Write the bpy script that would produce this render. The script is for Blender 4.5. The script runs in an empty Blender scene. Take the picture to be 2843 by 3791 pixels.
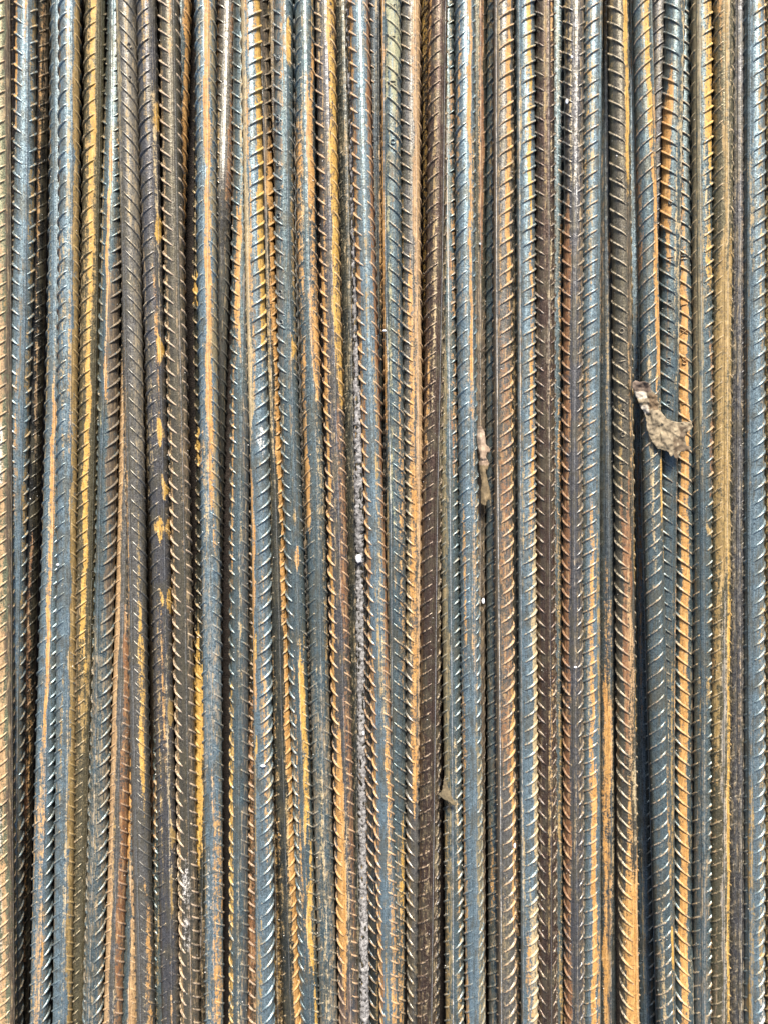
import bpy, math, random
import numpy as np
from mathutils import Vector, noise as mn
from mathutils.geometry import delaunay_2d_cdt

# ------------------------------------------------------------------ camera, light, exposure
W_PX, H_PX, F_PX = 2843.0, 3791.0, 2848.0      # the photograph and its focal length in pixels
PX = 0.0002                                     # metres per photograph pixel at the bars
TILT = math.radians(3.3)
DIST = F_PX * PX
sc = bpy.context.scene
COL = sc.collection
cam_d = bpy.data.cameras.new('camera')
cam = bpy.data.objects.new('camera', cam_d)
COL.objects.link(cam)
CAM = Vector((0, DIST * math.sin(TILT), DIST * math.cos(TILT)))
cam.location = CAM
cam.rotation_euler = (-TILT, 0, 0)
cam_d.sensor_fit = 'VERTICAL'
cam_d.sensor_height = 24.0
cam_d.lens = 24.0 * F_PX / H_PX
cam_d.clip_start = 0.01
cam_d.clip_end = 100
sc.camera = cam

SUN_EL, SUN_AZ = 42.0, 5.0                      # azimuth measured from +Y (top of picture) towards +X
w = bpy.data.worlds.new('World')
sc.world = w
w.use_nodes = True
nt = w.node_tree
bg = nt.nodes['Background']
sky = nt.nodes.new('ShaderNodeTexSky')
sky.sky_type = 'NISHITA'
sky.sun_disc = False
sky.sun_elevation = math.radians(SUN_EL)
sky.sun_rotation = math.radians(SUN_AZ)
sky.air_density = 0.75
sky.dust_density = 3.0
sky.ozone_density = 0.6
nt.links.new(sky.outputs[0], bg.inputs[0])
bg.inputs[1].default_value = 0.068
sun_d = bpy.data.lights.new('sun', 'SUN')
sun_d.energy = 3.5
sun_d.angle = math.radians(13)
sun_d.color = (1.0, 0.965, 0.91)
sun = bpy.data.objects.new('sun', sun_d)
COL.objects.link(sun)
el, az = math.radians(SUN_EL), math.radians(SUN_AZ)
sdir = Vector((math.cos(el) * math.sin(az), math.cos(el) * math.cos(az), math.sin(el)))
sun.rotation_euler = sdir.to_track_quat('Z', 'Y').to_euler()
sun.location = sdir * 2
sc.view_settings.view_transform = 'Standard'
sc.view_settings.look = 'None'
sc.view_settings.exposure = 1.45
sc.cycles.diffuse_bounces = 2
sc.view_settings.gamma = 1.0

# ------------------------------------------------------------------ helpers
R = 34.0 * PX                                   # radius of a bar's core
RIB_H = 0.18 * R
PITCH = 53.0 * PX
rng = random.Random(7)
ct, st = math.cos(TILT), math.sin(TILT)


def world(xp, yp, z):
    """point of the photograph, taken to the height z above the plane of the bars"""
    dx, dy = (xp - W_PX / 2), -(yp - H_PX / 2)
    d = Vector((dx, dy * ct - F_PX * st, -dy * st - F_PX * ct))
    t = (z - CAM.z) / d.z
    return CAM.x + d.x * t, CAM.y + d.y * t


def lin(c):
    return tuple(((v / 255) / 12.92 if v / 255 <= 0.04045 else ((v / 255 + 0.055) / 1.055) ** 2.4) for v in c)


PAL = {k: np.array(lin(v)) for k, v in dict(
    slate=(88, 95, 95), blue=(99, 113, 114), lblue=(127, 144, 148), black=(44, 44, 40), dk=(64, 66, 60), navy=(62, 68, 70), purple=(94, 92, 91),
    brown=(80, 69, 55), redbrown=(82, 66, 56), olive=(110, 102, 78), grey=(118, 114, 106), taupe=(98, 92, 79),
    orange=(173, 129, 71), salmon=(158, 128, 91), rust=(118, 82, 52), yellow=(178, 140, 66), ochre=(136, 112, 66),
    tan=(164, 146, 110), green=(138, 138, 108), white=(215, 212, 206), cement=(160, 156, 150)).items()}


def mesh_obj(name, verts, faces, mat, parent=None, smooth=True, attrs=None):
    me = bpy.data.meshes.new(name)
    verts = np.asarray(verts, dtype=np.float32)
    me.vertices.add(len(verts))
    me.vertices.foreach_set('co', verts.ravel())
    faces = np.asarray(faces, dtype=np.int32)
    n, k = faces.shape
    me.loops.add(n * k)
    me.loops.foreach_set('vertex_index', faces.ravel())
    me.polygons.add(n)
    me.polygons.foreach_set('loop_start', np.arange(n, dtype=np.int32) * k)
    me.polygons.foreach_set('loop_total', np.full(n, k, dtype=np.int32))
    me.update(calc_edges=True)
    me.polygons.foreach_set('use_smooth', np.full(n, smooth))
    for an, arr in (attrs or {}).items():
        a = me.attributes.new(an, 'FLOAT_COLOR', 'POINT')
        a.data.foreach_set('color', np.asarray(arr, dtype=np.float32).ravel())
    me.materials.append(mat)
    o = bpy.data.objects.new(name, me)
    COL.objects.link(o)
    if parent:
        o.parent = parent
        o.matrix_parent_inverse = parent.matrix_basis.inverted() if False else o.matrix_parent_inverse
        o.location = -parent.location
    return o


def hermite(ys, vs, q):
    ys, vs = np.array(ys, float), np.array(vs, float)
    m = np.gradient(vs, ys)
    q = np.asarray(q, float)
    i = np.clip(np.searchsorted(ys, q) - 1, 0, len(ys) - 2)
    h = ys[i + 1] - ys[i]
    t = (q - ys[i]) / h
    lo, hi = q < ys[0], q > ys[-1]
    tt = np.clip(t, 0, 1)
    r = ((2 * tt**3 - 3 * tt**2 + 1) * vs[i] + (tt**3 - 2 * tt**2 + tt) * h * m[i]
         + (-2 * tt**3 + 3 * tt**2) * vs[i + 1] + (tt**3 - tt**2) * h * m[i + 1])
    r = np.where(lo, vs[0] + (q - ys[0]) * m[0], r)
    return np.where(hi, vs[-1] + (q - ys[-1]) * m[-1], r)


# ------------------------------------------------------------------ materials
class N:
    def __init__(s, name):
        s.m = bpy.data.materials.new(name)
        s.m.use_nodes = True
        s.t = s.m.node_tree
        s.b = s.t.nodes['Principled BSDF']

    def add(s, typ, ins=None, **kw):
        n = s.t.nodes.new(typ)
        for k, v in kw.items():
            setattr(n, k, v)
        for k, v in (ins or {}).items():
            s.put(v, n.inputs[k])
        return n

    def put(s, v, sock):
        if isinstance(v, bpy.types.NodeSocket):
            s.t.links.new(v, sock)
        else:
            sock.default_value = v

    def math(s, op, a, b=0.0, clamp=False):
        n = s.t.nodes.new('ShaderNodeMath')
        n.operation = op
        n.use_clamp = clamp
        s.put(a, n.inputs[0])
        s.put(b, n.inputs[1])
        return n.outputs[0]

    def ramp(s, v, lo, hi, a=0.0, b=1.0):
        n = s.add('ShaderNodeMapRange', {'Value': v, 'From Min': lo, 'From Max': hi, 'To Min': a, 'To Max': b},
                  interpolation_type='SMOOTHSTEP')
        return n.outputs[0]

    def noise(s, vec, scale, detail=3.0, rough=0.6):
        n = s.add('ShaderNodeTexNoise', {'Vector': vec, 'Scale': scale, 'Detail': detail, 'Roughness': rough})
        return n.outputs['Fac']

    def mix(s, f, a, b, blend='MIX'):
        n = s.t.nodes.new('ShaderNodeMix')
        n.data_type = 'RGBA'
        n.blend_type = blend
        s.put(f, n.inputs[0])
        s.put(a, n.inputs[6])
        s.put(b, n.inputs[7])
        return n.outputs[2]


def steel_material(name, edge=0.0):
    s = N(name)
    tc = s.add('ShaderNodeTexCoord')
    geo = s.add('ShaderNodeNewGeometry')
    oi = s.add('ShaderNodeAttribute', attribute_name='seed')     # per-bar offset stored on the vertices
    pos = s.add('ShaderNodeVectorMath', {0: geo.outputs['Position'], 1: oi.outputs['Color']}, operation='ADD').outputs[0]
    mapf = s.add('ShaderNodeMapping', {'Vector': pos, 'Scale': (1.0, 0.13, 1.0)})
    maps = s.add('ShaderNodeMapping', {'Vector': pos, 'Scale': (1.0, 0.035, 1.0)})
    l0 = s.add('ShaderNodeAttribute', attribute_name='base')
    l1 = s.add('ShaderNodeAttribute', attribute_name='stain')
    n_fine = s.noise(pos, 950, 4, 0.7)          # sub-millimetre grain
    n_mid = s.noise(pos, 330, 4, 0.6)             # blotches of a few mm
    n_big = s.noise(pos, 55, 3, 0.55)
    n_str = s.noise(mapf.outputs[0], 650, 3, 0.6)  # streaks along the bar
    n_long = s.noise(maps.outputs[0], 900, 2, 0.5)
    # --- worn mill scale
    base = l0.outputs['Color']
    v = s.math('ADD', s.ramp(n_mid, 0.3, 0.7, 0.80, 1.12), s.ramp(n_fine, 0.32, 0.68, -0.32, 0.32))
    v = s.math('ADD', v, s.ramp(n_long, 0.35, 0.65, -0.10, 0.12))
    base = s.mix(1.0, base, s.add('ShaderNodeCombineColor', {0: v, 1: v, 2: v}).outputs[0], 'MULTIPLY')
    thin = s.math('MULTIPLY', s.ramp(s.math('ADD', s.math('MULTIPLY', n_str, 0.5), s.math('MULTIPLY', n_big, 0.5)), 0.44, 0.60), 0.55)
    base = s.mix(thin, base, (*lin((110, 102, 80)), 1))
    pit = s.math('MULTIPLY', s.ramp(s.noise(pos, 1150, 2, 0.5), 0.58, 0.68), 0.55)
    base = s.mix(pit, base, (*lin((56, 44, 38)), 1))
    # --- rust, marks and painted shade laid out by the vertex layer, broken up by the noise
    brk = s.math('ADD', s.math('MULTIPLY', s.math('SUBTRACT', n_mid, 0.5), 1.0), s.math('MULTIPLY', s.math('SUBTRACT', n_str, 0.5), 0.9))
    brk = s.math('ADD', brk, s.math('MULTIPLY', s.math('SUBTRACT', n_fine, 0.5), 0.9))
    amt = s.ramp(s.math('ADD', l1.outputs['Alpha'], brk), 0.33, 0.68)
    v2 = s.math('ADD', s.ramp(n_mid, 0.3, 0.7, 0.84, 1.1), s.ramp(n_fine, 0.32, 0.68, -0.26, 0.24))
    v2 = s.math('ADD', v2, s.ramp(n_str, 0.35, 0.65, -0.14, 0.12))
    st_ = s.mix(1.0, l1.outputs['Color'], s.add('ShaderNodeCombineColor', {0: v2, 1: v2, 2: v2}).outputs[0], 'MULTIPLY')
    hue = s.ramp(n_big, 0.35, 0.65, 0.0, 0.35)
    st_ = s.mix(hue, st_, s.mix(1.0, st_, (0.92, 0.83, 0.74, 1), 'MULTIPLY'))
    st_ = s.mix(s.ramp(n_str, 0.5, 0.72, 0.0, 0.4), st_, (*lin((196, 168, 122)), 1))
    pit2 = s.math('MULTIPLY', s.ramp(s.noise(pos, 520, 4, 0.65), 0.57, 0.66), 0.6)
    st_ = s.mix(pit2, st_, (*lin((84, 62, 45)), 1))
    col = s.mix(amt, base, st_)
    # --- pale dust caught on the surface
    dust = s.math('MULTIPLY', s.ramp(s.noise(pos, 1050, 2, 0.7), 0.66, 0.74), 0.6)
    col = s.mix(dust, col, (*lin((200, 196, 188)), 1))
    s.put(col, s.b.inputs['Base Color'])
    rg = s.math('ADD', s.ramp(n_fine, 0.3, 0.7, 0.25, 0.47), s.math('MULTIPLY', amt, 0.30))
    s.put(rg, s.b.inputs['Roughness'])
    s.put(s.math('MULTIPLY', s.math('SUBTRACT', 1.0, amt), 0.65), s.b.inputs['Metallic'])
    h = s.math('ADD', s.math('MULTIPLY', n_fine, 0.55), s.math('MULTIPLY', n_mid, 0.8))
    h = s.math('ADD', h, s.math('MULTIPLY', n_long, 0.5))
    bp = s.add('ShaderNodeBump', {'Height': h, 'Strength': 0.75, 'Distance': 0.0003})
    s.put(bp.outputs[0], s.b.inputs['Normal'])
    return s.m


def simple_material(name, c1, c2, scale, rough=0.9, bump=0.5, dist=0.0005, attr=False):
    s = N(name)
    geo = s.add('ShaderNodeNewGeometry')
    pos = geo.outputs['Position']
    n1 = s.noise(pos, scale, 5, 0.65)
    n2 = s.noise(pos, scale * 5, 3, 0.65)
    f = s.ramp(s.math('ADD', s.math('MULTIPLY', n1, 0.6), s.math('MULTIPLY', n2, 0.4)), 0.35, 0.65)
    if attr:
        a = s.add('ShaderNodeAttribute', attribute_name='base').outputs['Color']
        v = s.ramp(s.math('ADD', s.math('MULTIPLY', n1, 0.5), s.math('MULTIPLY', n2, 0.5)), 0.3, 0.7, 0.72, 1.2)
        col = s.mix(1.0, a, s.add('ShaderNodeCombineColor', {0: v, 1: v, 2: v}).outputs[0], 'MULTIPLY')
    else:
        col = s.mix(f, (*lin(c1), 1), (*lin(c2), 1))
    s.put(col, s.b.inputs['Base Color'])
    s.b.inputs['Roughness'].default_value = rough
    bp = s.add('ShaderNodeBump', {'Height': n2, 'Strength': bump, 'Distance': dist})
    s.put(bp.outputs[0], s.b.inputs['Normal'])
    return s.m


STEEL = steel_material('weathered_steel')
CEMENT = simple_material('cement_splash', (34, 32, 32), (172, 168, 164), 380, 0.95, 0.9, 0.0005)
CHIP = simple_material('pale_stone', (205, 205, 208), (238, 238, 238), 900, 0.7, 0.4, 0.0002)
SOIL = simple_material('dark_soil', (30, 24, 20), (58, 48, 40), 120, 1.0, 0.8, 0.002)
LEAF = simple_material('dry_leaf', (0, 0, 0), (0, 0, 0), 600, 0.8, 0.6, 0.0003, attr=True)
SAND = simple_material('sand_grain', (170, 160, 145), (228, 224, 216), 2500, 0.8, 0.2, 0.0001)

# ------------------------------------------------------------------ the bars, read off the photograph
# Widths and centres are in a 2.304x enlargement; P = left edge of the enlarged quarter in that scale.
Z = 2.304
YS = [0, 950, 1895, 2840, 3791]
P0, P1, P2, P3 = 0, 1636, 3272, 4891
BARS = []


def bar(P, c, pr, z, strip, sl, sr, base, stains_and_shade, ribs, label, rad=1.0, **kw):
    BARS.append(dict(c=[(P + v) / Z for v in c], pr=pr, z=z, strip=strip if isinstance(strip, list) else [strip] * 5,
                     sl=sl, sr=sr, base=base, stains_and_shade=stains_and_shade, ribs=ribs, label=label, rad=rad, **kw))


UP, DN = 1, -1     # slant of the cross ribs: UP = "/", DN = "\"
T, B_ = -600, 4400
#   P   centres at five heights      order depth strip      left right base   stain and shade patches (u0,u1,y0,y1,colour,amount)   rib rust and pale crest
bar(P0, [12, 22, 30, 38, 58], 1, 0, .93, UP, UP, 'green',
    [(-1, .6, 850, B_, 'salmon', .78), (-1, .3, 1600, 1770, 'white', .6), (-1, .1, 2990, 3120, 'white', .5), (-1, 0, 3330, 3560, 'white', .45), (.62, 1, T, B_, 'brown', .9), (-1, .6, 0, 850, 'tan', .5)],
    ('orange', .7), 'leftmost bar of all, orange with white smears and slanting ribs, cut by the left edge')
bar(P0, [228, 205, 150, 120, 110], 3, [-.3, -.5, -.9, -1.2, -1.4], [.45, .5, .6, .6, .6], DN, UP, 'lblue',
    [(-.9, -.45, T, 430, 'orange', .9), (-1, 1, 2300, B_, 'dk', .7), (.75, 1, 0, 2400, 'ochre', .6)],  # the dk stretch paints shade over the sinking lower part
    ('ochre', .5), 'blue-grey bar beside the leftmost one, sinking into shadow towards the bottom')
bar(P0, [335, 312, 262, 205, 170], 5, -1.7, -.1, UP, UP, 'black',  # near-black base: the gap's shade is put into the colour
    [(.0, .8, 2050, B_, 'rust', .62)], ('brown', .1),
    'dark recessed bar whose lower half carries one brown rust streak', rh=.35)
bar(P0, [530, 505, 455, 390, 340], 2, -.2, [.0, .05, .28, .3, .2], UP, UP, 'lblue',
    [(.05, .5, 1400, B_, 'orange', .92), (-.3, .4, 2700, B_, 'salmon', .62), (-.8, -.2, 0, 900, 'grey', .3)],
    ('tan', .35), 'blue-grey bar with one long orange streak, leaning left away from its pale twin')
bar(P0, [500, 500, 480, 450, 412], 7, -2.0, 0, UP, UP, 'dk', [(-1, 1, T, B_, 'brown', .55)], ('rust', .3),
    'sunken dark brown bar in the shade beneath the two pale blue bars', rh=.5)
bar(P0, [600, 592, 575, 562, 535], 0, 0, [.45, .5, .5, .42, .4], UP, DN, 'lblue',
    [(.62, 1, T, B_, 'ochre', .95), (-1, -.55, T, 1500, 'rust', .58), (-.6, .1, 880, 1480, 'tan', .5)],
    ('tan', .25), 'pale blue bar with an ochre flank and rust flecks between its crescent ribs')
bar(P0, [818, 785, 745, 705, 660], 4, -.55, .75, UP, UP, 'olive',
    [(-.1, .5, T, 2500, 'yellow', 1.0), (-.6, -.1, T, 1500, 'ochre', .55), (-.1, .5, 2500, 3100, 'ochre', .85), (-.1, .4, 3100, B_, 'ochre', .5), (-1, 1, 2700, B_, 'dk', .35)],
    ('ochre', .5), 'single bar with a bright golden yellow stripe running beside black gaps')
bar(P0, [1005, 950, 912, 855, 795], 3, -.3, [-.3, .05, -.45, -.25, -.2], DN, UP, 'blue',
    [(-.15, .25, 560, 1470, 'orange', .92), (.2, 1, 900, B_, 'brown', .85), (-.8, -.2, 1480, 1600, 'green', .7), (-.9, -.3, 2560, 2660, 'orange', .9), (-.8, -.2, 2330, 2420, 'green', .6), (-1, 1, 2300, B_, 'taupe', .55)],
    ('tan', .35), 'dark slate bar with a thin orange line and a small orange patch lower down')
bar(P0, [1150, 1120, 1085, 1030, 968], 4, -.5, [0, 0, .1, .05, .15], UP, DN, 'grey',
    [(-1, -.15, 1400, B_, 'salmon', 1.0), (.3, 1, 2200, B_, 'rust', .75)], ('salmon', .7),
    'bar half salmon orange and half red-brown, split lengthwise by a grey ridge')
bar(P0, [1205, 1185, 1165, 1150, 1110], 6, -1.2, 0, UP, DN, 'blue',
    [(.1, 1, 3100, B_, 'salmon', .92), (-.7, .1, 2780, 3150, 'orange', .9), (-1, 1, 2300, 2800, 'rust', .5)], ('tan', .3),
    'half-buried blue and salmon bar showing only near the bottom edge')
bar(P0, [1080, 1125, 1165, 1200, 1250], 1, 0, [-.8, -.65, -.5, -.38, -.35], UP, DN, 'grey',
    [(-1, -.4, T, 800, 'olive', .7), (-1, -.6, 1450, 2000, 'salmon', .7), (.2, .85, 2270, 2920, 'yellow', .74), (.4, .95, 3250, B_, 'orange', .7), (.3, 1, 0, 1800, 'taupe', .7)],
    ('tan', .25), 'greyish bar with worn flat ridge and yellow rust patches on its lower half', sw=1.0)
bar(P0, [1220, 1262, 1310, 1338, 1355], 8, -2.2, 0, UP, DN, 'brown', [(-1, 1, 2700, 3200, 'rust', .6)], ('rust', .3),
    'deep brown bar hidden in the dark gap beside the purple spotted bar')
bar(P0, [1255, 1305, 1368, 1415, 1465], 1, 0, [.8, .72, .5, .38, .25], UP, DN, 'purple',
    [(.55, 1, 405, 475, 'yellow', .95), (.55, 1, 815, 895, 'yellow', .9), (.5, 1, 1262, 1335, 'yellow', 1), (.5, 1, 1770, 1855, 'yellow', 1),
     (.2, .95, 1560, 1640, 'yellow', .85), (-.4, 1, 1915, 1990, 'yellow', .85), (.1, 1, 2185, 2255, 'yellow', .85), (.5, 1, 2600, 2665, 'ochre', .9),
     (.5, 1, 3065, 3115, 'ochre', .9), (.4, .8, 3240, 3370, 'ochre', .8), (-.9, .2, 1280, 1720, 'tan', .42)],
    ('tan', .4), 'purple-grey bar dotted with separate mustard yellow spots down its side')
bar(P0, [1445, 1490, 1545, 1592, 1632], 2, -.1, [.55, .48, .4, .25, .15], DN, DN, 'taupe',
    [(-.95, -.5, 250, B_, 'salmon', .6), (.5, 1, 700, B_, 'brown', .6), (-.5, .5, 3180, 3330, 'white', .55), (-.4, .4, 3380, 3500, 'white', .5)],
    ('salmon', .85), 'taupe bar with pinkish orange hooked ribs, right beside the purple spotted bar')
bar(P0, [1548, 1492, 1430, 1400, 1380], 6, -1.2, .2, DN, DN, 'blue', [(.55, 1, T, B_, 'orange', .85)], ('orange', .4),
    'blue bar with an orange rim slipping under its taupe neighbour near the top')
# ---- second quarter
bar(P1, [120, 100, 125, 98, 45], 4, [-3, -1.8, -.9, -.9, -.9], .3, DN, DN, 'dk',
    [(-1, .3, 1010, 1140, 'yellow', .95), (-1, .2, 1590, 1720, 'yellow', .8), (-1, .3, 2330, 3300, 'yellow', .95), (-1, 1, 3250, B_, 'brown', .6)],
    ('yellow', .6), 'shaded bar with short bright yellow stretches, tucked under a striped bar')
bar(P1, [120, 135, 162, 185, 197], 1, 0, [.3, .15, -.05, .02, .05], UP, DN, 'lblue',
    [(-.05, .65, T, 2000, 'orange', .95), (.62, 1, T, 2400, 'olive', .72), (-.7, .1, 1850, 2000, 'tan', .7), (-1, 1, 2050, 2900, 'grey', .5), (0, .95, 2850, B_, 'orange', .6), (-.9, -.3, 3000, B_, 'ochre', .55), (-.5, -.2, 3050, 3400, 'white', .45), (-.9, -.4, 1500, 1900, 'orange', .55)],
    ('tan', .35), 'bar with broad orange band on upper half turning blue-grey below')
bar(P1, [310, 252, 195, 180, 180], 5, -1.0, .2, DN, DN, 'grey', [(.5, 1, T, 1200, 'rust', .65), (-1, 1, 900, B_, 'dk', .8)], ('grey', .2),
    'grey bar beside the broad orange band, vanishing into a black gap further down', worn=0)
bar(P1, [440, 428, 412, 410, 405], 3, -.5, [.3, .35, .1, 0, 0], DN, DN, 'blue',
    [(-.5, .15, 700, 1350, 'orange', .93), (-1, -.45, 2520, B_, 'yellow', .68), (-.1, .4, 3200, B_, 'tan', .5), (.4, 1, T, B_, 'navy', .85)],
    ('tan', .4), 'dark blue-grey bar with an orange patch that stops partway and hooked ribs')
bar(P1, [585, 580, 566, 558, 552], 5, -1.0, .5, DN, DN, 'brown', [(-1, 1, 2500, B_, 'rust', .62)], ('salmon', .8),
    'dark red-brown bar with coppery ribs, peeping out from under the pale bar', sw=.5)
bar(P1, [505, 540, 590, 612, 632], 0, .12, [-.55, -.62, -.7, -.68, -.72], UP, UP, 'lblue',
    [(-1, -.3, T, 1620, 'tan', .95), (-.35, -.08, T, 1500, 'orange', .82), (.5, 1, T, 1280, 'yellow', .95), (-.95, -.5, 1600, 2720, 'orange', .93),
     (-.1, .8, 1590, 1680, 'white', .7), (-.6, -.3, 2340, 2420, 'yellow', .8), (-.6, -.3, 2700, 2790, 'yellow', .9), (-.8, -.1, 3350, B_, 'ochre', .62), (.5, .9, 2130, 2260, 'ochre', .55)],
    ('tan', .45), 'bar with tan, blue and yellow stripes side by side and ladder-like pale ribs')
bar(P1, [570, 635, 715, 783, 858], 3, -.5, [.2, .2, .1, 0, -.1], UP, UP, 'dk',
    [(-1, 1, T, 900, 'brown', .75), (.45, 1, 560, B_, 'orange', .85), (-.7, -.2, 950, 2000, 'ochre', .55), (-.7, -.2, 2500, B_, 'ochre', .4)],
    ('ochre', .5), 'dark olive bar with a thin rust orange edge, leaning steadily rightwards')
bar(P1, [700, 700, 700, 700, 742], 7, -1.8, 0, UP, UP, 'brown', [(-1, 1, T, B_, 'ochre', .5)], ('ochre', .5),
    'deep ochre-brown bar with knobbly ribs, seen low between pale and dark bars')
bar(P1, [785, 800, 870, 942, 1017], 2, -.15, [.2, .35, .2, 0, 0], DN, DN, 'blue',
    [(-1, -.15, T, 1500, 'navy', .62), (.3, .9, 90, 250, 'yellow', .8), (.35, .95, 1260, 1320, 'yellow', .9), (-.1, .5, 2030, 2090, 'orange', .9), (0, .4, 1890, 1930, 'ochre', .7),  # navy darkens the left side of the upper part
     (.15, .8, 2330, 3150, 'yellow', .88), (.1, .75, 3150, 3650, 'yellow', .98), (.4, 1, 3720, B_, 'yellow', .8)],
    ('lblue', .5), 'steel blue bar whose lower third bears a wide yellow rust band')
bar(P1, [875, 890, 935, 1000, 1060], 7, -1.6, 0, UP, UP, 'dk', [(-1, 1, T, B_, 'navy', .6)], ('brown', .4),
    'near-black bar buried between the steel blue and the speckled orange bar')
bar(P1, [965, 990, 1060, 1112, 1172], 1, 0, [.1, .1, .2, .05, 0], UP, DN, 'blue',
    [(.15, .9, 240, 900, 'orange', .93), (-1, -.3, 330, 1300, 'orange', .62), (.1, 1, 900, 1500, 'orange', .68), (-1, -.45, 1250, 2060, 'orange', .8), (.2, 1, 1500, 2050, 'tan', .5), (-1, 1, 2500, B_, 'taupe', .58), (-.2, .25, 2900, B_, 'tan', .62)],
    ('tan', .4), 'speckled orange-over-grey bar with short ribs showing along both sides')
bar(P1, [1135, 1182, 1240, 1293, 1345], 0, .05, .12, DN, DN, 'purple',
    [(.2, 1, T, 1500, 'yellow', .78), (-.95, -.5, 880, 2800, 'orange', .9), (-.95, .15, 2700, 3650, 'orange', .98), (.2, 1, 1500, 3650, 'rust', .62), (.1, .5, 2900, 3650, 'tan', .5), (-1, 1, 3655, B_, 'redbrown', .85), (-.4, .1, 400, 2400, 'brown', .5)],
    ('orange', .9), 'plum bar edged in bright orange with orange notched ribs, next to a dark bar')
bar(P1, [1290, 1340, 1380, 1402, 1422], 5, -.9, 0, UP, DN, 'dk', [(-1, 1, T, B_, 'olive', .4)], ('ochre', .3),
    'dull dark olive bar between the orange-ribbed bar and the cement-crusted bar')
bar(P1, [1350, 1402, 1432, 1455, 1475], 4, -.35, 0, 0, 0, 'dk', [], None,
    'thin dark bar crusted with crumbly grey-white cement', rad=.42, crust=True)
bar(P1, [1425, 1485, 1560, 1628, 1692], 1, 0, [.1, .05, 0, -.1, -.2], DN, DN, 'lblue',
    [(-1, -.6, T, B_, 'rust', .85), (-1, -.75, T, B_, 'orange', .7), (.6, 1, T, 3000, 'rust', .8), (.25, .65, 1200, 2300, 'ochre', .6), (.2, .9, 2600, B_, 'orange', .6)],
    ('orange', .85), 'blue bar framed by rust orange on both edges, leaning rightwards', worn=.1)
bar(P1, [1560, 1565, 1548, 1566, 1590], 3, -.5, .3, DN, DN, 'navy', [(-1, .2, 1890, 3300, 'rust', .4)], ('orange', .7),
    'dark navy bar with orange hooked ribs just beside the cement-crusted bar')
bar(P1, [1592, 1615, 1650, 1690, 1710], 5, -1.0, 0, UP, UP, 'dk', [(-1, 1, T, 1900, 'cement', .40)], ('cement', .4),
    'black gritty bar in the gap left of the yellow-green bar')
# ---- third quarter
bar(P2, [62, 72, 102, 108, 102], 1, .05, [-.85, -.75, -.6, -.6, -.55], UP, DN, 'blue',
    [(-1, -.65, T, 1750, 'orange', .85), (-.6, .9, T, 420, 'green', .8), (-.6, -.1, 400, 2000, 'green', .6), (.3, .95, 1650, 2600, 'orange', .55), (.3, .9, 3050, 3500, 'yellow', .82), (-.5, .9, 3400, B_, 'orange', .6), (-1, -.6, 2400, B_, 'tan', .7)],
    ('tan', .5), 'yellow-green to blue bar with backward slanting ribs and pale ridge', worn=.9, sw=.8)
bar(P2, [225, 232, 258, 268, 284], 2, -.15, [.35, .4, .35, .25, .05], DN, DN, 'grey',
    [(.15, 1, T, 3000, 'salmon', .9), (-.5, .2, 1000, 2950, 'orange', .75), (-1, 1, 3300, B_, 'olive', .4)],
    ('orange', .5), 'salmon orange bar pressed close against the yellow-green bar, ribs interlocking')
bar(P2, [402, 410, 414, 402, 392], 4, -.9, .3, UP, UP, 'purple', [(-1, -.3, T, 1650, 'yellow', .62)], ('yellow', .5),
    'thin visible sliver of lilac bar with yellow ribs left of the chocolate bar')
bar(P2, [462, 440, 405, 386, 360], 0, .05, [.58, .52, .45, .4, .4], UP, UP, 'redbrown',
    [(-1, .4, 2700, B_, 'brown', .4), (.7, 1, T, B_, 'olive', .6)], ('rust', .55),
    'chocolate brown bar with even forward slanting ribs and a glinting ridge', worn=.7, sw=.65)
bar(P2, [535, 545, 560, 588, 600], 3, -.55, [-.35, -.2, -.15, -.25, -.3], UP, UP, 'blue',
    [(.2, 1, 250, 1760, 'rust', .9), (.3, .8, 300, 1700, 'orange', .5), (-1, -.25, T, B_, 'olive', .8), (.2, .9, 3450, B_, 'ochre', .6), (-1, -.5, 2900, B_, 'ochre', .6)],
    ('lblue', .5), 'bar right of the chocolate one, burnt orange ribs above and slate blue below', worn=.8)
bar(P2, [690, 695, 720, 748, 776], 1, 0, [.35, .4, .35, .1, .1], UP, UP, 'lblue',
    [(.15, .6, T, 1670, 'orange', .95), (.1, .7, 1670, 2600, 'salmon', .55), (.3, 1, 2600, B_, 'olive', .7), (-1, -.7, 2400, B_, 'orange', .65), (-1, .2, 900, 1700, 'purple', .4)],
    ('blue', .3), 'blue bar with a neat orange centre stripe above, touching the long curled leaf')
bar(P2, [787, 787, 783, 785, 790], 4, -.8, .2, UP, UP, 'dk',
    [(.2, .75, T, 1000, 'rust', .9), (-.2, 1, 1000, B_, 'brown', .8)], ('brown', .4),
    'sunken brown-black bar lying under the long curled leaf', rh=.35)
bar(P2, [952, 945, 945, 957, 966], 3, -.55, .7, UP, UP, 'blue',
    [(-1, 0, T, 400, 'ochre', .5), (-1, 1, 1300, B_, 'navy', .5), (-.9, -.1, 3090, 3400, 'orange', .62)], ('ochre', .45),
    'slate bar with brown slanting ribs just right of the long curled leaf')
bar(P2, [1015, 1010, 1015, 1032, 1044], 0, .1, [-.85, -.78, -.72, -.7, -.72], UP, UP, 'grey',
    [(.15, .75, T, 1150, 'orange', .95), (-.6, .8, 1150, 2900, 'rust', .6), (.65, 1, 1100, 2500, 'orange', .6), (.5, .95, 2500, 3500, 'orange', .88), (-1, -.55, T, B_, 'brown', .8), (-.6, .5, 3200, B_, 'olive', .5)],
    ('orange', .75), 'rusty mottled bar with glinting left ridge and bold orange slanted ribs', worn=.9, sw=.7)
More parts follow.
